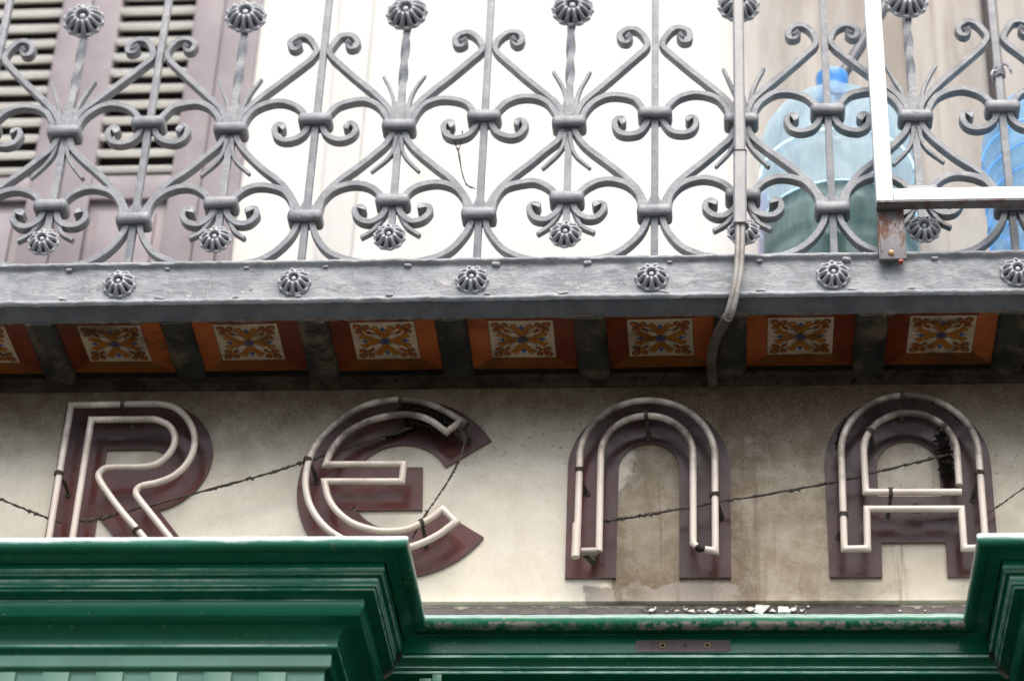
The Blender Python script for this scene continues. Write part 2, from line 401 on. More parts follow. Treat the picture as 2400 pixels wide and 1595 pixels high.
def poly_prism(mb, outline, y0, y1, holes=(), mi=0, mi_edge=None):
    """flat cut-out in the facade plane with thickness, front at y0"""
    bm = bmesh.new()
    loops = []
    for lp in [outline]+list(holes):
        vv = [bm.verts.new((p[0], y0, p[1])) for p in lp]
        loops.append(vv)
        for i in range(len(vv)): bm.edges.new((vv[i], vv[(i+1) % len(vv)]))
    r = bmesh.ops.triangle_fill(bm, use_beauty=True, use_dissolve=False, edges=bm.edges[:])
    faces = [f for f in r['geom'] if isinstance(f, bmesh.types.BMFace)]
    bm.verts.index_update()
    mb.add([q.co[:] for q in bm.verts], [[q.index for q in f.verts] for f in faces], mi); bm.free()
    for lp in [outline]+list(holes):
        n = len(lp); mb.add([(p[0], y0, p[1]) for p in lp]+[(p[0], y1, p[1]) for p in lp],
                            [(i, (i+1) % n, n+(i+1) % n, n+i) for i in range(n)], mi if mi_edge is None else mi_edge)
def extrude_x(mb, prof, x0, x1, nx=1, fn=None, mi=0, close=False):
    vs = []; m = len(prof)
    for i in range(nx+1):
        x = x0+(x1-x0)*i/nx
        for (y, z) in prof:
            p = Vector((x, y, z)); vs.append(fn(p) if fn else p)
    fs = [(i*m+j, i*m+j+1, (i+1)*m+j+1, (i+1)*m+j) for i in range(nx) for j in range(m-1)]
    if close: fs += [tuple(range(m)), tuple(reversed(range(nx*m, nx*m+m)))]
    mb.add(vs, fs, mi)

# ================================================================ SETTING
mb = MB(); mb.box((-150, -300, -4.2), (150, 4, -4.06)); g = link('street', mb.mesh('street', 'pave')); g['kind'] = 'structure'
# masonry behind the shopfront and under the balcony (core of the facade)
core = thing('masonry_wall', 'rough dark masonry behind the shop sign and beneath the balcony slab', 'wall')
mb = MB(); mb.box((-2.5, .215, -.587), (4.5, .75, -.06)); mb.box((-2.5, .30, -4.06), (4.5, .75, -.587)); link('masonry', mb.mesh('masonry', 'stone'), core)

# upper house wall (set back behind the balcony)
YW = .55
wall = thing('house_wall', 'blurred cream plaster wall behind the balcony railing, stained brown at the right', 'wall')
mb = MB(); mb.box((.04, YW, -.06), (4.5, YW+.3, 2.6)); mb.box((-2.5, YW, 2.05), (.04, YW+.3, 2.6)); mb.box((-2.5, YW+.14, -.06), (.04, YW+.3, 2.05)); link('plaster', mb.mesh('plaster', 'wall'), wall)
mb = MB()
mb.box((.215, YW-.016, -.05), (.285, YW+.01, 2.6), .004); link('pilaster_strip', mb.mesh('pilaster_strip', 'wall', 40), wall)
mb = MB(); mb.box((1.585, YW-.05, -.05), (2.6, YW+.01, 2.6), .006); link('pilaster', mb.mesh('pilaster', 'wall', 40), wall)
mb = MB(); mb.box((1.40, YW-.012, -.05), (1.455, YW+.01, 2.6), .004); link('pilaster_strip', mb.mesh('pilaster_strip', 'wall', 40), wall)
mb = MB(); mb.box((1.562, YW-.02, -.05), (1.583, YW+.01, 2.6), .003); link('corner_shadow', mb.mesh('corner_shadow', 'seal', 40), wall)  # dark strip drawn for the shadow line beside the pilaster

# ---- louvred shutters, a pair
def shutter(xa, xb, s0, s1, label):
    """leaf from xa to xb with louvres between s0 and s1"""
    t = thing('window_shutter', label, 'shutter', (xa, YW, 0), 'mauve louvred shutters behind the railing')
    def prt(nm, a, b, m='shutter', bev=.003):
        q = MB(); q.box((a[0]-xa, a[1]-YW, a[2]), (b[0]-xa, b[1]-YW, b[2]), bev); return link(nm, q.mesh(nm, m, 40), t)
    y0 = YW-.012
    prt('stile', (xa, y0, .02), (s0, y0+.035, 2.0)); prt('stile', (s1, y0, .02), (xb, y0+.035, 2.0))
    prt('rail', (s0, y0+.001, .562), (s1, y0+.034, .622)); prt('rail', (s0, y0+.001, 1.92), (s1, y0+.034, 2.0)); prt('rail', (s0, y0+.001, .02), (s1, y0+.034, .10))
    prt('panel', (s0, y0+.014, .10), (s1, y0+.030, .562), 'shutter', .002)
    prt('panel_field', (s0+.022, y0+.004, .125), (s1-.022, y0+.02, .532), 'shutter', .004)
    prt('louvre_gap_sheet', (s0, y0+.040, .60), (s1, y0+.044, 1.95), 'dark', 0)  # black sheet added to paint the dark between the slats
    q = MB(); q.box((s0-xa, -.019, -.0070), (s1-xa, .019, .0070), .0025); me = q.mesh('slat', 'slat', 40)
    z = .645
    while z < 1.91:
        link('slat', me, t, (0, y0+.014-YW, z), (R(33), 0, 0)); z += .0434
    return t
shutter(-.78, -.327, -.72, -.392, 'left leaf of the mauve louvred shutters, cut off by the picture edge')
shutter(-.325, -.036, -.262, -.100, 'right leaf of the mauve louvred shutters, beside the cream wall')
fr = thing('window_frame', 'mauve timber window frame between the shutter and the cream wall', 'frame')
mb = MB(); mb.box((-.033, YW-.02, -.05), (.012, YW+.03, 2.1), .003); link('jamb', mb.mesh('jamb', 'shutter', 40), fr)
mb = MB(); mb.box((.013, YW-.012, -.05), (.044, YW+.03, 2.1), .003); link('architrave', mb.mesh('architrave', 'shutter', 40), fr)

# ================================================================ BALCONY
XL, XR = -.95, 2.45
bal = thing('balcony', 'projecting balcony floor with grey painted iron edge and painted tiles underneath', 'balcony')
mb = MB(); mb.box((XL, .004, -.098), (XR, YW, -.012)); link('floor_slab', mb.mesh('floor_slab', 'stone'), bal)
def fz(p, a=.0017):
    q = Vector((p.x*1., p.y, p.z))
    d = noise.noise(q*38)*a + noise.noise(q*110)*a*.55 + max(0, noise.noise(q*Vector((21, 21, 50))*1.0 if False else Vector((p.x*21, p.y*21+5, p.z*55)))-.35)*a*3
    return Vector((p.x, p.y-d, p.z+noise.noise(q*60+Vector((9, 3, 1)))*a*.6))
prof = [(.012, -.0095), (-.012, -.0095), (-.0205, -.0115), (-.0225, -.0145), (-.0215, -.018), (-.0165, -.0200), (-.0150, -.0215)]
prof += [(-.015, -.0215-(.0875-.0215)*i/12) for i in range(1, 12)]
prof += [(-.0150, -.0865), (-.0165, -.0885), (-.0215, -.0898), (-.0235, -.0930), (-.0225, -.0965), (-.0180, -.0990)]
mb = MB(); extrude_x(mb, prof, XL, XR, 1100, fz); link('edge_beam', mb.mesh('edge_beam', 'fascia', 60), bal)
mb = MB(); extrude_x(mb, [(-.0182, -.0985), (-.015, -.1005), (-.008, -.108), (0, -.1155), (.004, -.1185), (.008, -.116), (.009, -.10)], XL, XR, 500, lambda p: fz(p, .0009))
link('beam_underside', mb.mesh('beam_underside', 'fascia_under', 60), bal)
def fm(p):
    n1 = noise.noise(Vector((p.x*16, 0, 3)))+.6*noise.noise(Vector((p.x*55, 1, 7)))+.3*noise.noise(Vector((p.x*150, 1, 7)))
    k = .55+n1*.65; k = max(.05, k)
    return Vector((p.x, .0035+(p.y-.0035)*k+.001*noise.noise(p*200), -.1155+(p.z+.1155)*(k*.8+.2)+.001*noise.noise(p*170)))
mb = MB(); extrude_x(mb, [(.000, -.1165), (.003, -.1195), (.0075, -.1205), (.0115, -.1185), (.0135, -.113), (.013, -.105)], XL, XR, 900, fm)
link('mortar_bead', mb.mesh('mortar_bead', 'mortar', 60), bal)
# painted tiles between the joists
ZT = -.114
def tile_mesh(mir):
    mb = MB(); h = .0895; q = .055; names = ['g_edge', 'g_white', 'g_orange', 'g_red', 'g_red2', 'g_ochre', 'g_gold', 'g_brown', 'g_line', 'g_blue']
    f0 = -.0690      # front edge is bedded in the mortar of the edge beam
    mb.box((-h, f0, 0.0004), (h, h, .010), 0, 0)
    lay = [0]
    def P(pts, mi, lv):
        mb.add([(x, y, -.00018*lv) for x, y in pts], [tuple(range(len(pts)))], mi)
    P([(-q, -q), (q, -q), (q, q), (-q, q)], 1, 1)
    L, Rr = (3, 2) if mir else (2, 3)
    e = q-f0-.0  # corner mitres cut off by the bedding
    fx = q+(-q-f0)
    P([(-h, f0), (-fx, f0), (-q, -q), (-q, q), (-h, h)], L, 1); P([(h, f0), (h, h), (q, q), (q, -q), (fx, f0)], Rr, 1)
    P([(-fx, f0), (fx, f0), (q, -q), (-q, -q)], 4, 1); P([(-h, h), (-q, q), (q, q), (h, h)], 5, 1)
    w = .0006
    for (a, b) in (((-q, -q), (q, -q)), ((q, -q), (q, q)), ((q, q), (-q, q)), ((-q, q), (-q, -q))):
        d = Vector((b[0]-a[0], b[1]-a[1])).normalized(); nrm = Vector((-d.y, d.x))*w
        P([(a[0]-nrm.x, a[1]-nrm.y), (b[0]-nrm.x, b[1]-nrm.y), (b[0]+nrm.x, b[1]+nrm.y), (a[0]+nrm.x, a[1]+nrm.y)], 8, 2)
    def ell(cx, cy, a, b, ang, n=14):
        c, s = math.cos(ang), math.sin(ang)
        return [(cx+a*math.cos(t)*c-b*math.sin(t)*s, cy+a*math.cos(t)*s+b*math.sin(t)*c) for t in [2*math.pi*i/n for i in range(n)]]
    def leaf(pts, mi, lv, ln=True):
        if ln:
            cx = sum(p[0] for p in pts)/len(pts); cy = sum(p[1] for p in pts)/len(pts)
            big = []
            for x, y in pts:
                d = Vector((x-cx, y-cy)); d = d*(1+.0011/max(d.length, .002)); big.append((cx+d.x, cy+d.y))
            P(big, 8, lv)
        P(pts, mi, lv+1)
    def rotp(pts, a):
        c, s = math.cos(a), math.sin(a); return [(x*c-y*s, x*s+y*c) for x, y in pts]
    for k in range(4):
        a = math.pi/4+k*math.pi/2
        # acanthus blades either side of the eye
        for sgn in (1, -1):
            blade = catmull([(.004, .001), (.012, .0115), (.022, .0185), (.034, .0175), (.041, .0095), (.037, .0080), (.030, .0090), (.022, .0080), (.012, .0050)], 3)
            bl = [(p.x, p.y*sgn) for p in blade]
            leaf(rotp(bl, a), 6, 3)
            tip = catmull([(.030, .0150), (.034, .0215), (.040, .0195), (.039, .013), (.035, .0115)], 3)
            leaf(rotp([(p.x, p.y*sgn) for p in tip], a), 6, 5)
            vein = catmull([(.012, .0075), (.022, .0130), (.033, .0125), (.033, .0115), (.022, .0118), (.012, .0065)], 2)
            P(rotp([(p.x, p.y*sgn) for p in vein], a), 7, 7)
        leaf(rotp(ell(.0205, 0, .0098, .0060, 0), a), 1, 7)
        leaf(rotp([(.031, 0), (.036, .0035), (.043, 0), (.036, -.0035)], a), 7, 7)
        # trefoil at the corner
        for dx, dy, r1 in ((.0490, .0095, .0056), (.0490, -.0095, .0056), (.0600, 0, .0072)):
            leaf(rotp(ell(dx, dy, r1, r1*.8, math.atan2(dy, dx-.04)), a), 7, 9)
            P(rotp(ell(dx+.001, dy*1.1, r1*.5, r1*.32, math.atan2(dy, dx-.04)), a), 6, 11)
        leaf(rotp(ell(.0465, 0, .0040, .0040, 0), a), 6, 11)
        b = k*math.pi/2
        leaf(rotp([(.030, -.0010), (.0330, -.0048), (.036, -.0024), (.0425, 0), (.036, .0024), (.0330, .0048), (.030, .0010)], b), 9, 5, False)
    leaf(ell(0, 0, .0070, .0070, 0), 9, 13)
    P(ell(0, 0, .0035, .0035, 0), 8, 16)
    me = bpy.data.meshes.new('soffit_tile'); me.from_pydata(mb.v, [], mb.f)
    for m in names: me.materials.append(MAT[m])
    for p, i in zip(me.polygons, mb.mi): p.material_index = i
    return me
tA, tB = tile_mesh(False), tile_mesh(True)
jme = MB(); jme.box((-.0265, 0, 0), (.0265, .195, .03), .003); 
for k in range(-4, 11):
    x = -.0232+.23307*k
    o = link('soffit_tile', tB if k % 2 == 0 else tA, bal, (x, .073, ZT), (R(random.uniform(-.5, .5)), R(random.uniform(-.5, .5)), R(random.uniform(-.7, .7))))
    # joist with a rough plastered underside
    q = MB(); sd_ = random.random()*50
    xs = x+.1165; n1, n2 = 8, 24; vs_ = []
    for j in range(n2+1):
        for i in range(n1+1):
            u = -.0265+.053*i/n1; yy = .0045+.188*j/n2
            e = .0022*noise.noise(Vector((yy*40, sd_, i)))if i in (0, n1) else 0
            zz = -.1225+.0016*noise.noise(Vector((u*60+sd_, yy*60, 0)))+.0012*noise.noise(Vector((u*160+sd_, yy*160, 4)))+(.006 if i in (0, n1) else 0)
            vs_.append((u+e, yy, zz))
    b0 = len(vs_)
    fs_ = [(j*(n1+1)+i, j*(n1+1)+i+1, (j+1)*(n1+1)+i+1, (j+1)*(n1+1)+i) for j in range(n2) for i in range(n1)]
    vs_ += [(-.0265, .0045, -.1), (.0265, .0045, -.1), (.0265, .1925, -.1), (-.0265, .1925, -.1)]
    N = n1+1
    fs_ += [(b0, b0+1)+tuple(range(n1, -1, -1)), (b0+1, b0+2)+tuple(j*N+n1 for j in range(n2, -1, -1)), (b0+3, b0)+tuple(j*N for j in range(n2+1))]
    q.add(vs_, fs_)
    link('joist', q.mesh('joist', 'beam', 60), bal, (xs, 0, 0))
# black strip painted in for the shade of the gap, then the stained band over the sign
mb = MB(); mb.box((XL, .168, -.112), (XR, .214, -.099)); link('shadow_gap_strip', mb.mesh('shadow_gap_strip', 'soot'), bal)
# rosettes
def rosette_mesh(rad, hgt, petals, name):
    mb = MB(); n = petals*8; rows = []
    prof = [(0, .80), (.10, .80), (.15, .74), (.17, .62), (.22, .60), (.27, .78), (.33, .94), (.42, .97), (.55, .88), (.68, .72), (.80, .52), (.88, .34), (.93, .26), (.98, .22), (1.0, .12), (.97, 0)]
    vs_ = []
    for r, h in prof:
        for j in range(n):
            a = 2*math.pi*j/n; w = math.cos(petals*a)          # +1 on petal mid, -1 on the rib between
            rr, hh = r, h
            if .4 < r < .92:
                k = math.sin((r-.4)/.52*math.pi)
                hh -= .34*k*max(0, w+.55)                       # hollow fluted petal
            if r >= .85: rr *= 1+.05*w
            if .84 < r < 1: hh += .09*max(0, w)                 # turned-up petal lip
            if .2 < r < .4: hh += .05*w
            vs_.append((rr*rad*math.sin(a), -hh*hgt, rr*rad*math.cos(a)))
    m = len(prof)
    mb.add(vs_, [(i*n+j, i*n+(j+1) % n, (i+1)*n+(j+1) % n, (i+1)*n+j) for i in range(m-1) for j in range(n)])
    # bead between petals on the rim
    for k in range(petals):
        a = 2*math.pi*(k+.5)/petals; c = Vector((rad*.965*math.sin(a), -.16*hgt, rad*.965*math.cos(a))); rr = rad*.058
        bm = bmesh.new(); bmesh.ops.create_icosphere(bm, subdivisions=1, radius=rr); bm.verts.index_update()
        mb.add([(c+q.co)[:] for q in bm.verts], [[q.index for q in f.verts] for f in bm.faces]); bm.free()
    return mb.mesh(name, 'rosette', 70)
ros_s = rosette_mesh(.0275, .019, 10, 'rosette'); ros_l = rosette_mesh(.0375, .026, 12, 'rosette')
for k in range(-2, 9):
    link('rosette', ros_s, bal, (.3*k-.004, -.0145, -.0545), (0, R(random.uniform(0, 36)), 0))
# bolt heads and paint blisters along both edges of the fascia
bm_ = MB(); bm_.box((-.006, -.004, -.003), (.006, .004, .003), .002); rv = bm_.mesh('bolt_head', 'fascia', 60)
for k in range(-6, 24):
    link('bolt_head', rv, bal, (.145*k+.07+random.uniform(-.02, .02), -.0165, -.0235), (0, R(random.uniform(-12, 12)), 0), (random.uniform(.7, 1.2),)*3)
    link('bolt_head', rv, bal, (.145*k+.045+random.uniform(-.03, .03), -.0195, -.0870), (0, R(random.uniform(-12, 12)), 0), (random.uniform(.8, 1.5), 1, random.uniform(.7, 1.1)))

# ================================================================ RAILING
rail = thing('balcony_railing', 'ornate grey wrought iron balcony railing with scrolls, collars and flower rosettes', 'railing')
SH = -.004
def S(pts, dz=SH): return [(x, z+dz) for x, z in pts]
def strip(pts, t=.0112, d=.0175, taper=None, n=5, sgn=1, end=None, name='scroll'):
    p = [Vector((q.x*sgn, q.y)) for q in catmull(S(pts), n)]
    sc_ = None
    if taper or end:
        sc_ = []
        for i in range(len(p)):
            u = i/(len(p)-1); s_ = 1.
            if taper: s_ = taper[0]+(taper[1]-taper[0])*u
            if end:
                if end[0]: s_ *= 1+.45*max(0, 1-u*len(p)/9)
                if end[1]: s_ *= 1+.45*max(0, 1-(1-u)*len(p)/9)
            sc_.append(s_)
    mb = MB(); sweep(mb, p, rect(t, d), 0, False, sc_); return mb.mesh(name, 'iron', 32)
s1 = [(-.1010, .4895), (-.1050, .4850), (-.1005, .4775), (-.0915, .4795), (-.0885, .4925), (-.0945, .5035), (-.107, .5080), (-.1195, .5045), (-.1315, .4905), (-.1375, .472), (-.1325, .4585), (-.1223, .4463), (-.0865, .4065), (-.0512, .3693), (-.0256, .3406), (-.0135, .315), (-.0108, .2895), (-.0118, .2735), (-.0203, .2537), (-.038, .2327), (-.0674, .2024), (-.0967, .1742), (-.1168, .148), (-.1308, .1218), (-.1375, .098), (-.1358, .0731), (-.1247, .047), (-.1058, .0232), (-.0815, .0065), (-.0547, -.0018), (-.028, -.0045), (-.004, -.0055)]
s2 = [(-.0205, .282), (-.0200, .2995), (-.0275, .3207), (-.0411, .341), (-.063, .3535), (-.0878, .3541), (-.1122, .3447), (-.1268, .3271), (-.1360, .310), (-.1375, .298), (-.1315, .2816), (-.1185, .2696), (-.100, .2653), (-.0845, .2735), (-.0785, .2900), (-.0845, .3010), (-.0915, .3000), (-.0930, .2935), (-.0885, .2900)]
s3 = [(-.1272, .090), (-.1270, .1142), (-.1212, .1329), (-.1049, .1534), (-.0782, .1643), (-.054, .1638), (-.0326, .152), (-.0186, .1346), (-.0120, .122), (-.0120, .110), (-.0185, .0943), (-.0336, .0830), (-.0516, .0855), (-.0630, .0985), (-.0630, .1105), (-.0565, .1155), (-.0505, .1120), (-.0525, .1060)]
lu = [(-.0095, .300), (-.0115, .3442), (-.0204, .3765), (-.0363, .4123)]
ld = [(-.007, .27), (-.0094, .2456), (-.0195, .2226), (-.0432, .1920)]
lc = [(-.009, .115), (-.0161, .0933), (-.0273, .0694), (-.0485, .0545)]
def wob(pts, a, fix=()):      # hand forging: no two scrolls are quite alike
    return [p if i in fix else (p[0]+random.uniform(-a, a), p[1]+random.uniform(-a, a)) for i, p in enumerate(pts)]
variants = []
for v in range(4):
    halves = []
    for sgn in (1, -1):
        halves.append((sgn, [('scroll', strip(wob(s1, .0011), random.uniform(.0106, .0118), sgn=sgn, end=(1, 0))), ('scroll', strip(wob(s2, .0011), random.uniform(.0106, .0118), sgn=sgn, end=(0, 1))), ('scroll', strip(wob(s3, .0011), random.uniform(.0106, .0118), sgn=sgn, end=(0, 1))),
            ('leaf', strip(wob(lu, .0022, (0, 1)), .0085, .015, (1., random.uniform(.5, .72)), sgn=sgn, name='leaf')), ('leaf', strip(wob(ld, .0022, (0, 1)), .0085, .015, (1., random.uniform(.5, .72)), sgn=sgn, name='leaf')), ('leaf', strip(wob(lc, .0018, (0, 1)), .0090, .016, (1., .75), sgn=sgn, name='leaf'))]))
    variants.append(halves)
mb = MB(); mb.box((-.00625, -.00625, -.012), (.00625, .00625, .93), .0012); poly_prism(mb, [(-.0155, .086), (.0155, .086), (.0125, .112), (.0055, .128), (-.0055, .128), (-.0125, .112)], -.0050, .0050)
main_me = mb.mesh('main_bar', 'iron', 50)
# stem: square bar, twisted in its free upper length
mb = MB(); vs_ = []; zs = [.03+i*.0085 for i in range(60)]
for z in zs:
    tw = 0 if z < .375 else min(1, (z-.375)/.135)*R(200)
    h = .0060 if z < .3 or z > .36 else .0072
    if z > .34: h = .0062
    for (a, b) in ((-1, -1), (1, -1), (1, 1), (-1, 1)):
        c, s = math.cos(tw), math.sin(tw); vs_.append((h*(a*c-b*s), h*(a*s+b*c), z))
mb.add(vs_, [(i*4+j, i*4+(j+1) % 4, i*4+4+(j+1) % 4, i*4+4+j) for i in range(len(zs)-1) for j in range(4)]+[(3, 2, 1, 0), tuple(range(len(vs_)-4, len(vs_)))])
poly_prism(mb, [(-.0185, .283), (.0185, .283), (.0150, .312), (.0095, .345), (-.0095, .345), (-.0150, .312)], -.0062, .0062)
stem_me = mb.mesh('stem_bar', 'iron', 40)
# collar: strap with a half-round front wrapped round bar and scrolls
def collar_mesh(w):
    mb = MB(); path = []
    hx, hy = w/2, .0150; nn = []
    for (cx, cy, a0) in ((hx-.003, -hy+.003, -90), (hx-.003, hy-.003, 0), (-hx+.003, hy-.003, 90), (-hx+.003, -hy+.003, 180)):
        for i in range(5): a = R(a0+90*i/4); nn.append((cx, cy, math.cos(a), math.sin(a)))
    sec = [(-.001, -.0102), (.0045, -.0102), (.0070, -.0075), (.0080, -.002), (.0080, .002), (.0070, .0075), (.0045, .0102), (-.001, .0102)]
    vs_ = []
    for cx, cy, ux, uy in nn:
        for u, z in sec: vs_.append((cx+ux*u, cy+uy*u, z))
    n, m = len(nn), len(sec)
    mb.add(vs_, [(i*m+j, ((i+1) % n)*m+j, ((i+1) % n)*m+(j+1) % m, i*m+(j+1) % m) for i in range(n) for j in range(m)])
    mb.box((-hx+.002, -hy+.003, -.0085), (hx-.002, hy-.003, .0085))
    return mb.mesh('collar', 'iron', 50)
col_me = collar_mesh(.0505)
rnd = lambda a: R(random.uniform(-a, a))
for k in range(-3, 8):
    x = .3*k
    link('main_bar', main_me, rail, (x, 0, 0), (0, rnd(.15), 0))
    link('collar', col_me, rail, (x, 0, .304), (0, rnd(1.3), 0)); link('collar', col_me, rail, (x, 0, .089), (0, rnd(1.3), 0))
    if k == 7: break
    xs = x+.15
    link('stem_bar', stem_me, rail, (xs, 0, 0), (0, rnd(.3), 0))
    link('collar', col_me, rail, (xs, 0, .2865), (0, rnd(1.3), 0)); link('collar', col_me, rail, (xs, 0, .1205), (0, rnd(1.3), 0))
    for sgn, prts in (variants[k % 4][0], variants[(k*3+1) % 4][1]):
        for i, (nm, me) in enumerate(prts):
            dy = (0, .0006, -.0006, .001, -.001, 0)[i]
            link(nm, me, rail, (xs, dy+random.uniform(-.0004, .0004), 0), (0, rnd(.35 if nm == 'scroll' else 1.2), 0))
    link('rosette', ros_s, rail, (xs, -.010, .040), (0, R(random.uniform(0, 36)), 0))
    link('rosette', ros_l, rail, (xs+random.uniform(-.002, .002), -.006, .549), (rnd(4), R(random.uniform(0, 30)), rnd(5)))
mb = MB(); mb.box((XL, -.022, .93), (XR, .022, .945), .004); link('handrail', mb.mesh('handrail', 'iron', 50), rail)

# ================================================================ SHOP SIGN
YS = .19
sign = thing('sign_board', 'long cream sign board under the balcony, streaked with brown rain stains', 'sign board')
mb = MB()
extrude_x(mb, [(.214, -.1365), (YS, -.1365)]+[(YS, -.1365-(.5475-.1365)*i/30) for i in range(1, 31)]+[(YS-.0008, -.5505), (YS+.0015, -.5535), (YS+.008, -.5545)], XL, XR, 120,
          lambda p: Vector((p.x, p.y+.0009*noise.noise(Vector((p.x*3, 0, p.z*5))), p.z)))
link('panel', mb.mesh('panel', 'sign', 50), sign)
mb = MB(); mb.box((XL, .196, -.588), (XR, .214, -.5548)); link('sill_strip', mb.mesh('sill_strip', 'strip'), sign)
mb = MB(); extrude_x(mb, [(.197, -.5705), (.1942, -.5712), (.1940, -.5790), (.197, -.5800)], XL, XR, 300, lambda p: Vector((p.x, p.y, p.z+.0008*noise.noise(p*60)))); link('gap_shadow', mb.mesh('gap_shadow', 'seal'), sign)  # dark strip drawn in place of the shadow in the gap
mb = MB()
extrude_x(mb, [(.214, -.1125), (.180, -.1125), (.1795, -.1165), (.184, -.119), (.184, -.131), (.186, -.1345), (.192, -.1362), (.214, -.1362)], XL, XR, 500,
          lambda p: Vector((p.x, p.y-.0012*noise.noise(p*70), p.z+.0009*noise.noise(p*90+Vector((5, 5, 5))))))
link('head_band', mb.mesh('head_band', 'band', 50), sign)
# white flakes scattered along the strip
for (x, s, z) in ((.893, .005, -.571), (.918, .0025, -.573), (.934, .004, -.572), (.948, .004, -.570), (.958, .006, -.573), (.969, .003, -.572), (.98, .004, -.573), (.993, .010, -.571), (1.010, .004, -.569), (1.022, .003, -.572), (1.035, .003, -.57),
                  (1.051, .007, -.569), (1.066, .015, -.569), (1.087, .006, -.572), (1.105, .014, -.570), (1.122, .006, -.570), (1.133, .003, -.572), (1.29, .002, -.573), (1.33, .0016, -.573))+tuple((random.uniform(.87, 1.15), random.uniform(.0008, .0020), random.uniform(-.579, -.563)) for _ in range(34)):
    q = MB(); n = random.randint(3, 5); a0 = random.random()*6
    pts = [(s*(.6+.8*random.random())*math.cos(a0+2*math.pi*i/n), s*.62*(.7+.5*random.random())*math.sin(a0+2*math.pi*i/n)) for i in range(n)]
    poly_prism(q, pts, -.002, .0015); link('flake', q.mesh('flake', 'chip'), sign, (x, .1940, z+.0055), (R(random.uniform(-38, 10)), 0, R(random.uniform(-15, 15))))

# ---- neon letters
YB0, YB1 = .1845, .1897      # acrylic backing, front and back
YT = .145; TR = .0059
def letter(ch, label, x0):
    return thing('neon_letter', label, 'letter', (0, 0, 0), 'neon letters on the cream sign board')
def backing(t, outline, holes=()):
    q = MB(); poly_prism(q, [(p[0], p[1]) for p in outline], YB0, YB1, [[(p[0], p[1]) for p in h] for h in holes], 0, 1)
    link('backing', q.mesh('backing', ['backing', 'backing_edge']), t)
def tubep(t, path, closed=False, r=TR):
    q = MB(); P = [Vector(p) for p in path]
    D = []
    for a, b in zip(P, P[1:]+([P[0]] if closed else [])):
        k = max(1, int((b-a).length/.008))
        D += [a.lerp(b, i/k) for i in range(k)]
    if not closed: D.append(P[-1])
    sweep(q, D, circ(r, 14), YT, closed); link('tube', q.mesh('tube', 'tube', 60), t)
def clip(t, x, z, ang=0, post=(0, -.014), size=1.):
    """twisted wire tie round the tube with a stand-off to the board"""
    q = MB(); d = Vector((math.cos(R(ang)), 0, math.sin(R(ang)))); nrm = Vector((-d.z, 0, d.x)); c = Vector((x, YT, z))
    for off in (-.0022, 0, .0022):
        ring = []
        for i in range(13):
            a = 2*math.pi*i/12; ring.append(c+d*(off+random.uniform(-.001, .001))+nrm*math.cos(a)*(TR+.0012)+Vector((0, 1, 0))*math.sin(a)*(TR+.0012))
        tube3(q, ring, .0013*size, 5, 0, .3)
    e = Vector((x+post[0], YB0+.002, z+post[1]))
    m = c.lerp(e, .5)+Vector((random.uniform(-.003, .003), 0, random.uniform(-.003, .003)))
    tube3(q, catmull([c+Vector((0, .006, 0)), m, e], 5), .0034*size, 7, 0, .25)
    bm = bmesh.new(); bmesh.ops.create_icosphere(bm, subdivisions=2, radius=.0062*size); bm.verts.index_update()
    q.add([(e+v_.co*Vector((1, .5, 1)).length*.6*(1+.5*noise.noise(v_.co*300)))[:] for v_ in bm.verts], [[v_.index for v_ in f.verts] for f in bm.faces]); bm.free()
    link('tube_clip', q.mesh('tube_clip', 'wire', 60), t)
def grime(t, pts, r, name='cobweb', k=11):
    """dust-clotted cobweb strung along a tube"""
    q = MB(); P = catmull(pts, 8)
    for i in range(len(P)-1):
        for _ in range(k):
            c = P[i].lerp(P[i+1], random.random())+Vector((random.gauss(0, 1), random.gauss(0, 1)*.6, random.gauss(0, 1)))*r*.55
            d = Vector((random.gauss(0, 1), random.gauss(0, 1), random.gauss(0, 1))).normalized()*r*random.uniform(.4, 1.3)
            tube3(q, [c-d, c+Vector((random.gauss(0, 1), 0, random.gauss(0, 1)))*r*.2, c+d], r*random.uniform(.06, .2), 4, 0, .4)
    o = link(name, q.mesh(name, 'soot'), t); o['kind'] = 'stuff'

# R
t = letter('R', 'maroon letter R with double white neon tube, leftmost letter of the sign', 0)
bowl = arc(.035, -.2735, .1085, 90, -75, 22)
outR = [Vector((-.125, -.51)), Vector((-.125, -.165))]+bowl+[Vector((.168, -.51)), Vector((.062, -.51)), Vector((-.041, -.387)), Vector((-.041, -.51))]
hole = [Vector((-.042, -.257))]+catmull([(.040, -.257), (.054, -.262), (.060, -.274), (.054, -.286), (.040, -.291)], 4)+[Vector((-.042, -.291))]
backing(t, outR, [hole])
tubep(t, runs([(-.104, -.55), (-.105, -.40), (-.105, -.30), (-.104, -.192)], [(-.104, -.192), (.047, -.191)], [(.047, -.191), (.075, -.198), (.1, -.220), (.117, -.253), (.119, -.286), (.109, -.315), (.090, -.336), (.065, -.348), (.044, -.353), (.034, -.358), (.031, -.367), (.037, -.379), (.069, -.418), (.1, -.456), (.18, -.552)]))
tubep(t, runs([(-.065, -.55), (-.065, -.222)], [(-.065, -.222), (.045, -.222)], [(.045, -.222), (.069, -.233), (.083, -.254), (.084, -.277), (.074, -.298), (.056, -.313), (.03, -.3175), (-.02, -.318), (-.034, -.325), (-.0365, -.338), (-.019, -.365), (.014, -.407), (.056, -.455), (.135, -.552)]))
clip(t, -.014, -.191, 0, (.012, -.022)); clip(t, -.106, -.330, 90, (.010, -.018)); clip(t, .042, -.440, -50, (.004, -.014), .8)
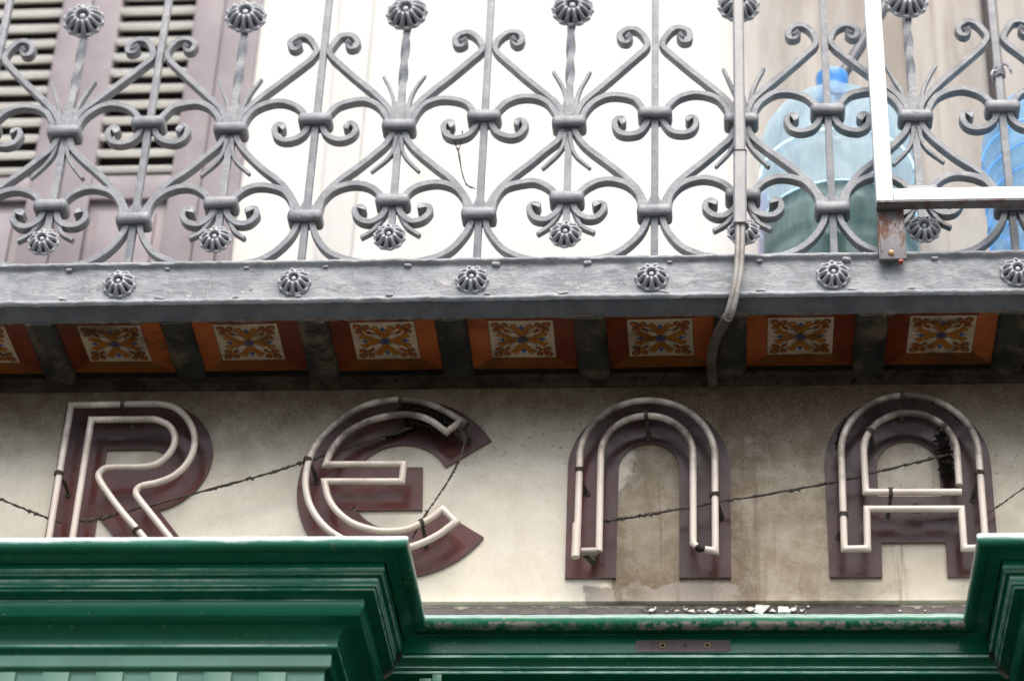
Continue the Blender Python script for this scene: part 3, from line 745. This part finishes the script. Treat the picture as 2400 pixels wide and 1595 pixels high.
# E
t = letter('E', 'maroon rounded letter E with a closed neon loop and a hanging wire', 0)
cE = (.470, -.335)
oE = arc(*cE, .175, 31, 326, 60)+arc(*cE, .0835, 326, 206, 18)+[Vector((.388, -.381)), Vector((.510, -.380)), Vector((.506, -.297)), Vector((.394, -.297))]+arc(*cE, .0835, 148, 27, 22)
backing(t, oE)
tubep(t, runs([(.548, -.253), (.572, -.230)], [(.572, -.230), (.529, -.203), (.497, -.191), (.463, -.187), (.424, -.192), (.395, -.205), (.369, -.225), (.347, -.247), (.331, -.271), (.320, -.300), (.316, -.328), (.317, -.357), (.326, -.390), (.343, -.420), (.367, -.445), (.400, -.465), (.430, -.476), (.468, -.479), (.505, -.472), (.542, -.453), (.572, -.427)], [(.572, -.427), (.549, -.402)],
    [(.549, -.402), (.529, -.421), (.496, -.439), (.468, -.444), (.440, -.442), (.404, -.430), (.377, -.409), (.358, -.382), (.348, -.348)], [(.348, -.348), (.478, -.349)], [(.478, -.349), (.479, -.315)], [(.479, -.315), (.348, -.315)],
    [(.348, -.315), (.355, -.288), (.372, -.260), (.390, -.244), (.413, -.230), (.450, -.219), (.485, -.2175), (.518, -.2285), (.548, -.253)])[:-1], True)
clip(t, .467, -.187, 0, (.004, -.02), 1.25); clip(t, .3165, -.306, 80, (.012, -.02)); clip(t, .516, -.429, 25, (.006, -.022), .9); clip(t, .578, -.238, -40, (.004, -.008), 1.2)
grime(t, [(.476, YT+.014, -.2045), (.500, YT+.014, -.209), (.525, YT+.014, -.2195), (.548, YT+.014, -.2345)], .0105, 'cobweb', 60)
grime(t, [(.483, .183, -.222), (.46, .183, -.232), (.44, .183, -.238)], .004)
# n
t = letter('n', 'arch shaped maroon letter N with open neon tube ends at its feet', 0)
oN = [Vector((.7515, -.51)), Vector((.7515, -.303))]+arc(.887, -.303, .1355, 180, 0, 40)[1:]+[Vector((1.0215, -.51)), Vector((.938, -.51))]+arc(.8875, -.303, .0508, 0, 180, 24)+[Vector((.8345, -.51))]
backing(t, oN)
tubep(t, [Vector((.7725, -.490)), Vector((.7735, -.31))]+arc(.8855, -.305, .112, 180, 0, 36)[1:]+[Vector((.9965, -.484)), Vector((.980, -.4805))])
tubep(t, [Vector((.8085, -.484)), Vector((.8085, -.305))]+arc(.885, -.300, .0765, 180, 0, 30)[1:]+[Vector((.9610, -.470)), Vector((.9665, -.4755))])
q = MB(); sweep(q, [Vector((.780, -.484)), Vector((.8065, -.483))], circ(.0066, 12), YT); link('sleeve', q.mesh('sleeve', 'sleeve', 60), t)
q = MB(); sweep(q, [Vector((.7705, -.4945)), Vector((.7713, -.432))], circ(.0071, 12), YT-.0005); link('sleeve', q.mesh('sleeve', 'tube', 60), t)
q = MB(); tube3(q, [(.966, YT, -.4755), (.972, YT+.002, -.478), (.9795, YT, -.480)], .005, 7, 0, .4); link('broken_end', q.mesh('broken_end', 'black', 60), t)
clip(t, .774, -.330, 90, (.012, -.022)); clip(t, .884, -.2235, 0, (.004, -.020), 1.2); clip(t, .9965, -.379, 90, (.012, -.020)); 
q = MB(); tube3(q, [(.786, YT+.004, -.489), (.797, .17, -.49), (.804, .183, -.452)], .004, 7, 0, .3); link('electrode', q.mesh('electrode', 'wire', 60), t)
# A
t = letter('A', 'maroon letter A with arched top and square double neon tube', 0)
oA = [Vector((1.1805, -.51)), Vector((1.1800, -.300))]+arc(1.3165, -.2985, .1365, 180, 0, 40)[1:]+[Vector((1.453, -.51)), Vector((1.3690, -.51)), Vector((1.370, -.4465)), Vector((1.2665, -.4465)), Vector((1.265, -.51))]
hA = [Vector((1.2655, -.360))]+arc(1.3170, -.303, .0512, 180, 0, 24)+[Vector((1.3685, -.360))]
backing(t, oA, [hA])
tubep(t, [Vector((1.2035, -.481)), Vector((1.2055, -.31))]+arc(1.3175, -.300, .112, 180, 0, 36)[1:]+[Vector((1.4285, -.480)), Vector((1.394, -.4805)), Vector((1.3945, -.4075)), Vector((1.2425, -.4070)), Vector((1.2405, -.4805))], True)
tubep(t, [Vector((1.3940, -.3625)), Vector((1.3945, -.305))]+arc(1.3185, -.2985, .0762, 0, 180, 30)[1:]+[Vector((1.2425, -.375)), Vector((1.397, -.3760))])
clip(t, 1.311, -.1885, 0, (.000, -.022), 1.2); clip(t, 1.2545, -.258, 60, (.004, -.012), 1.25); clip(t, 1.2045, -.418, 90, (-.008, -.018)); clip(t, 1.4285, -.340, 90, (-.01, -.028)); clip(t, 1.283, -.375, 0, (-.004, -.022), .9)
clip(t, 1.376, -.252, -40, (-.008, -.02), 1.3)
grime(t, [(1.370, YT+.01, -.256), (1.378, YT+.015, -.285), (1.380, YT+.02, -.315), (1.383, YT+.02, -.340)], .008)
grime(t, [(1.36, YT, -.197), (1.39, YT+.003, -.214), (1.413, YT+.003, -.240)], .005)
grime(t, [(1.200, YT+.004, -.29), (1.205, YT+.004, -.262), (1.218, YT+.004, -.235)], .004)
q = MB(); tube3(q, catmull([(1.31, .17, -.392), (1.322, .165, -.388), (1.335, .165, -.396), (1.327, .165, -.401), (1.313, .168, -.397)], 4), .003, 6, 0, .2); tube3(q, [(1.335, .168, -.395), (1.395, .17, -.393)], .0045, 6); link('electrode', q.mesh('electrode', 'wire', 60), t)

# ---- sagging wires between the letters
def wire(name, label, pts, r=.0023, fuzz=True, sag=0.):
    q = MB(); P = catmull(pts, 14); n = len(P)
    P = [p+Vector((0, 0, random.uniform(-.0009, .0009))) for p in P]
    tube3(q, P, r, 6, 0, .35)
    if fuzz:
        for i in range(n*5):
            j = random.randrange(n-1); u = random.random(); c = P[j].lerp(P[j+1], u)
            if noise.noise(c*38) < -.05: continue
            d = Vector((random.gauss(0, 1), random.gauss(0, .5), random.gauss(-.2, .8)))*r*1.05
            tube3(q, [c-d*.5, c+d*.4, c+d], r*random.uniform(.4, .95), 5, 0, .4)
    return thing(name, label, 'wire', (0, 0, 0), 'dirty wires strung between the neon letters', q.mesh(name, 'wire'))
wire('wire', 'dirty black wire entering from the left edge behind letter R', [(-.40, .16, -.285), (-.202, .155, -.373), (-.114, .152, -.412), (-.09, .155, -.42)], .0019)
wire('wire', 'dirt-caked black wire strung from letter R up to the top of letter E', [(-.057, .15, -.418), (-.03, .15, -.4145), (.024, .15, -.399), (.133, .15, -.366), (.245, .15, -.330), (.311, .15, -.306), (.394, .168, -.262), (.485, .172, -.225)])
wire('wire', 'thin wire hanging loose from the upper tip of letter E', [(.575, .15, -.244), (.578, .15, -.276), (.564, .15, -.324), (.54, .15, -.374), (.522, .15, -.407), (.501, .155, -.451)], .0016)
wire('wire', 'dark wire running from the arched letter N to the letter A', [(.816, .15, -.424), (.88, .15, -.4135), (.954, .15, -.399), (.997, .15, -.389), (1.083, .153, -.373), (1.198, .155, -.348), (1.283, .155, -.325), (1.381, .158, -.296)])
wire('wire', 'thin dark wire rising from letter A to the right edge', [(1.439, .165, -.404), (1.47, .165, -.381), (1.50, .165, -.357), (1.75, .165, -.16)], .0013)

# ================================================================ GREEN SHOPFRONT
YF, YRC = -.107, .153        # fronts of the projecting and of the recessed cornice
cap = [(.06, -.5935), (.012, -.5938), (.005, -.5950), (.0012, -.5985), (0, -.6035), (.0010, -.6090), (.0045, -.6135), (.0095, -.6160), (.0185, -.6150)]
mld = [(.0190, -.6128), (.0195, -.6150), (.0275, -.6182), (.0355, -.6222), (.0384, -.6228), (.0384, -.6175), (.0405, -.6170), (.0400, -.6320), (.0385, -.6335), (.0392, -.6370), (.0425, -.6392), (.0480, -.6415), (.0510, -.6447), (.0512, -.6500), (.0500, -.6520), (.0508, -.6545), (.0545, -.6560), (.0535, -.6580), (.0545, -.6600), (.0590, -.6612), (.0660, -.6632), (.0715, -.6650), (.0745, -.6652), (.0725, -.6675), (.0712, -.6715), (.0720, -.6770), (.0740, -.6845), (.0790, -.6915), (.0870, -.6945), (.0965, -.6955), (.1060, -.7005), (.1125, -.7089), (.1150, -.7180), (.1145, -.7240), (.1160, -.7280), (.1230, -.7305), (.1260, -.7320), (.1265, -.7340)]
frz = [(.1262, -.7342), (.1240, -.7365), (.1238, -.7540), (.1255, -.7562), (.1320, -.7568), (.1345, -.7580), (.1345, -.80), (.1345, -1.6)]
def worn(prof, idx, w=.0017):
    """split the listed convex corners into a small facet of rubbed paint with a pale highlight painted in"""
    out = []; fl = []
    for i, p in enumerate(prof):
        if i in idx:
            P, A, B = Vector(p), Vector(prof[i-1]), Vector(prof[i+1])
            d1 = (A-P); d2 = (B-P)
            out.append(tuple(P+d1.normalized()*min(w, d1.length*.45))); fl.append(1)
            out.append(tuple(P+d2.normalized()*min(w, d2.length*.45))); fl.append(0)
        else: out.append(p); fl.append(0)
    return out, fl
def mitred(prof, xc, sgn, x_far, fl=None):
    """moulding along the front, mitred round the corner, returning to the sign"""
    q = MB(); vs_ = []
    m = len(prof)
    for a, z in prof: vs_.append((x_far, YF+a, z))
    for a, z in prof: vs_.append((xc-sgn*a, YF+a, z))
    for a, z in prof: vs_.append((xc-sgn*a, YRC+a+.003, z))
    q.add(vs_, [(k*m+i, k*m+i+1, (k+1)*m+i+1, (k+1)*m+i) for k in range(2) for i in range(m-1)])
    if fl: q.mi = [fl[i] for k in range(2) for i in range(m-1)]
    return q
def capital(label, xc, sgn, x_far, tooth0):
    t = thing('pilaster_cornice', label, 'cornice', (0, 0, 0), 'projecting green cornices of the shopfront')
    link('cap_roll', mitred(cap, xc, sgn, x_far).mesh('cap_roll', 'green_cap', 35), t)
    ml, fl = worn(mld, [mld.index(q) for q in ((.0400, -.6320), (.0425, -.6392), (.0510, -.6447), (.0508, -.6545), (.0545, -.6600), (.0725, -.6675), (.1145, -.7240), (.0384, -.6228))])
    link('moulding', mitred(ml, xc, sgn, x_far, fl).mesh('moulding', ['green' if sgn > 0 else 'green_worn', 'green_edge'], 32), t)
    q = mitred(frz, xc, sgn, x_far)
    for i in range(len(frz)-1, len(q.mi)): q.mi[i] = 1
    link('frieze', q.mesh('frieze', ['green_pale', 'green'], 32), t)
    q = MB(); q.box((0, -.0075, -.20), (.0425, .006, 0), .0015); me = q.mesh('dentil', 'green_pale', 40)
    x = tooth0
    for k in range(14):
        xx = x-sgn*.0845*k
        link('dentil', me, t, (xx, YF+.1345, -.7625))
    return t
capital('large green gloss cornice on the left, with many mouldings and fluted band below letters R and E', .532, 1, -1.3, .297)
capital('worn green cornice with its corner at the right edge of the picture below letter A', 1.385, -1, 2.9, 1.56)
# recessed cornice between the two
rc = thing('recessed_cornice', 'lower set back green cornice under letters N and A with chipped top roll', 'cornice')
capp = [(.05, -.5885), (.015, -.5890), (.007, -.5905), (.0018, -.5945), (0, -.6005), (.0010, -.6085), (.0045, -.6125), (.0100, -.6142), (.0165, -.6136)]
rml = [(.0165, -.6134), (.0205, -.6065), (.0362, -.6075), (.0362, -.6105), (.0350, -.6112), (.0350, -.6125), (.0362, -.6132), (.0362, -.6440), (.0400, -.6455), (.0368, -.6475), (.0362, -.6505), (.0372, -.6528), (.0395, -.6535), (.0400, -.6545),
    (.0440, -.6560), (.0490, -.6600), (.0505, -.6622), (.0500, -.6645), (.0515, -.6662), (.0545, -.6668), (.0520, -.6685), (.0512, -.6712), (.0530, -.6735), (.0640, -.6755), (.0720, -.6765), (.0745, -.6765), (.0730, -.6900), (.0760, -.6990), (.0900, -.7020), (.1080, -.7080), (.1150, -.7250)]
def recess(prof, nx, fn=None, fl=None):
    q = MB(); vs_ = []; m = len(prof)
    for i in range(nx+1):
        for a, z in prof:
            xa, xb = .532-a-.003, 1.385+a+.003; p = Vector((xa+(xb-xa)*i/nx, YRC+a, z)); vs_.append(fn(p) if fn else p)
    q.add(vs_, [(k*m+i, k*m+i+1, (k+1)*m+i+1, (k+1)*m+i) for k in range(nx) for i in range(m-1)])
    if fl: q.mi = [fl[i] for k in range(nx) for i in range(m-1)]
    return q
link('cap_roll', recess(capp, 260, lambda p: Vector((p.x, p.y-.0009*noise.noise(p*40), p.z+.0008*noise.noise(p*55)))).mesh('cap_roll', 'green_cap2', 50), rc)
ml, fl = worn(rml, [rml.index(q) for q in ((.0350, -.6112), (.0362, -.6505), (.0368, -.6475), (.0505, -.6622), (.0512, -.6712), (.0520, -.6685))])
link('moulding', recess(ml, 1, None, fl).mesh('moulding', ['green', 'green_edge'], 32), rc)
mb = MB(); mb.box((.40, .262, -4.0), (1.52, .290, -.722)); link('door_panel', mb.mesh('door_panel', 'door_dark'), rc)
mb = MB()
pts = [(.869, -.6425), (.866, -.632), (.869, -.6222), (.93, -.6212), (1.020, -.6220), (1.0175, -.629), (1.0205, -.6380), (1.015, -.6420), (.95, -.6430)]
poly_prism(mb, pts, .1882, .1894); link('bare_patch', mb.mesh('bare_patch', 'patch'), rc)
for x in (.911, .982):
    q = MB(); ring = []
    for i in range(15): a = 2*math.pi*i/14; ring.append((x+.0040*math.cos(a), .1878, -.6315+.0040*math.sin(a)))
    tube3(q, ring, .0013, 6, 0, .45); link('wall_plug', q.mesh('wall_plug', 'brass', 50), rc)
    q = MB(); poly_prism(q, [(x+.0036*math.cos(R(40*i)), -.6315+.0036*math.sin(R(40*i))) for i in range(9)], .1877, .1883); link('plug_hole', q.mesh('plug_hole', 'black'), rc)
q = MB(); poly_prism(q, [(.947+.0028*math.cos(R(40*i)), -.6315+.0028*math.sin(R(40*i))) for i in range(9)], .1878, .1883); link('plug_hole', q.mesh('plug_hole', 'seal'), rc)
q = MB(); q.box((.541, .206, -.692), (.556, .214, -.6725), .001); q.box((.520, .207, -.688), (.5395, .212, -.680), .001); link('catch', q.mesh('catch', 'green_pale', 40), rc)

# ================================================================ THINGS ON THE BALCONY
def bottle(label, x, y, mt, water, ribs):
    t = thing('water_bottle', label, 'bottle', (x, y, -.012), 'large plastic water bottles on the balcony')
    prof = [(.0, .004), (.10, .0), (.128, .006), (.137, .02)]
    z = .03
    while z < .36:
        d = .004 if any(abs(z-r) < .012 for r in ribs) else 0
        prof.append((.138-d, z)); z += .008
    prof += [(.1375, .365), (.135, .385), (.128, .408), (.114, .432), (.094, .452), (.070, .467), (.048, .477), (.034, .484), (.028, .492), (.027, .505), (.0265, .520)]
    q = MB(); lathe(q, prof, 48); link('body', q.mesh('body', mt, 60), t)
    for zr in ribs[1:]:
        ring = [(.1375*math.cos(2*math.pi*i/48), .1375*math.sin(2*math.pi*i/48), zr+.013) for i in range(49)]
        q = MB(); tube3(q, ring, .0022, 6); link('rib', q.mesh('rib', mt+'_rib', 60), t)  # lighter ring with the rib's highlight painted in
    if water:
        q = MB(); lathe(q, [(0, .008), (.126, .010), (.1335, .025), (.1335, water), (.06, water+.0005), (0, water+.0005)], 40); link('water', q.mesh('water', 'water', 40), t)
    return t
b1 = bottle('big pale blue water bottle with blue cap and green water, standing behind the white frame', 1.222, .172, 'bottle', .205, (.10, .185, .30))
q = MB(); lathe(q, [(.020, .545), (.0295, .546), (.0310, .540), (.0285, .525), (.0265, .515), (.0275, .506), (.0305, .502), (.0305, .490), (.0285, .486)], 32); link('cap', q.mesh('cap', 'cap', 40), b1)
bottle('deep blue water bottle at the right picture edge, half out of view', 1.620, .172, 'bottle_blue', 0, (.08, .13, .18, .23, .28, .33))
q = MB(); pts = [Vector((1.222+(.1)*u, .172+.02*u, .50+.21*u)) for u in [i/90*2.2 for i in range(91)]]
tube3(q, pts, .0105, 10, 0, 0, [.0105+.0012*(i % 2) for i in range(91)])
thing('hose', 'dark ribbed hose rising out of the blue bottle cap', 'hose', (0, 0, 0), None, q.mesh('hose', 'hose', 60))
q = MB(); q.box((1.082, .20, -.01), (1.098, .36, .29), .004)
thing('plastic_panel', 'violet plastic edge standing beside the pale blue bottle', 'plastic', (0, 0, 0), None, q.mesh('plastic_panel', 'purple', 40))

# ---- white metal frame bolted to the front of the railing
fr = thing('banner_frame', 'white square tube metal frame with rusty foot, bolted in front of the railing', 'frame')
q = MB(); q.box((1.2705, -.060, .066), (1.2985, -.036, 1.05), .0015); link('upright', q.mesh('upright', 'frame', 40), fr)
q = MB(); q.box((1.2990, -.0605, .066), (2.30, -.0365, .0905), .0015); link('crossbar', q.mesh('crossbar', 'frame', 40), fr)
q = MB(); q.box((1.276, -.0592, .0635), (2.30, -.0372, .0657)); q.box((1.2712, -.0585, .0640), (1.2758, -.038, .0656)); link('underside_strip', q.mesh('underside_strip', 'frame_rust'), fr)
q = MB(); q.box((1.2745, -.0352, -.036), (1.3165, -.0290, .088), .001); q.box((1.2715, -.0355, -.036), (1.2743, -.022, .088), .001); link('foot_plate', q.mesh('foot_plate', 'frame_rust', 40), fr)
q = MB(); lathe(q, [(0, .0045), (.003, .0042), (.0048, .003), (.0052, 0)], 14); o = link('bolt', q.mesh('bolt', 'brass', 40), fr, (1.2915, -.0352, -.0245), (R(90), 0, 0))
q = MB(); q.box((1.303, -.0345, -.0405), (1.3105, -.0235, -.0362), .001); link('sealant_dab', q.mesh('sealant_dab', 'red', 40), fr)

# ---- conduit, cable
cd = thing('cable_conduit', 'grey plastic conduit running down in front of the railing, with cable emerging below', 'conduit')
q = MB(); P = [(1.0495, -.030, 1.0), (1.0485, -.030, .55), (1.0455, -.030, .192)]
def trunk(q, a, b, w, d):
    vs_ = []
    for p in (a, b):
        for (u, v) in rect(w, d, .003): vs_.append((p[0]+u, p[1]+v, p[2]))
    q.add(vs_, [(j, (j+1) % 8, 8+(j+1) % 8, 8+j) for j in range(8)]+[tuple(range(8)), tuple(range(15, 7, -1))])
trunk(q, (1.0510, -.030, 1.0), (1.0462, -.030, .188), .0195, .016); link('trunking', q.mesh('trunking', 'conduit', 40), cd)
q = MB(); trunk(q, (1.0462, -.0305, .194), (1.0438, -.0305, .042), .0225, .018); link('trunking', q.mesh('trunking', 'conduit', 40), cd)
q = MB(); trunk(q, (1.0462, -.0305, .1965), (1.0462, -.0305, .1935), .0235, .019); link('joint_seam', q.mesh('joint_seam', 'seal', 40), cd)
for dx in (-.0038, .0038):
    q = MB(); tube3(q, catmull([(1.0442+dx*.9, -.030, .06), (1.0440+dx, -.031, .03), (1.0425+dx, -.034, -.012), (1.0405+dx, -.034, -.05), (1.037+dx, -.033, -.078), (1.032+dx, -.030, -.104), (1.026+dx, -.022, -.126), (1.021+dx, -.012, -.134)], 8), .0047, 10); link('cable', q.mesh('cable', 'cable', 60), cd)
q = MB(); tube3(q, catmull([(1.0215, -.014, -.134), (1.016, .003, -.133), (1.006, .035, -.132), (.998, .07, -.131), (.994, .11, -.131), (.994, .15, -.133), (.995, .175, -.14)], 8), .0088, 10, 0, .06); link('sooty_sleeve', q.mesh('sooty_sleeve', 'cable_dark', 60), cd)
# ---- little bits
q = MB(); tube3(q, catmull([(.545, 0, .283), (.551, 0, .25), (.557, 0, .234), (.565, 0, .191), (.575, 0, .161), (.591, 0, .151)], 5), .0014, 5, 0, .4); tube3(q, catmull([(.562, 0, .28), (.561, 0, .255), (.557, 0, .236)], 4), .0012, 5, 0, .4)
thing('loose_string', 'thin dark string dangling from a scroll in the middle of the railing', 'string', (0, 0, 0), None, q.mesh('loose_string', 'wire'))
q = MB()
for i in range(5): 
    ring = [(1.5+.0088*math.cos(2*math.pi*j/10)*random.uniform(.9, 1.2), .0088*math.sin(2*math.pi*j/10)*random.uniform(.9, 1.2), .379+.004*i+.003*math.sin(j)) for j in range(11)]
    tube3(q, ring, .003, 5, 0, .3)
tube3(q, catmull([(1.503, -.009, .394), (1.511, -.014, .398), (1.518, -.014, .388), (1.521, -.012, .377)], 4), .0025, 5, 0, .3); tube3(q, catmull([(1.497, -.009, .386), (1.489, -.012, .382), (1.486, -.012, .373)], 4), .0025, 5, 0, .3)
thing('tape_knot', 'scrap of grey tape knotted round a bar at the right of the railing', 'tape', (0, 0, 0), None, q.mesh('tape_knot', 'tape'))
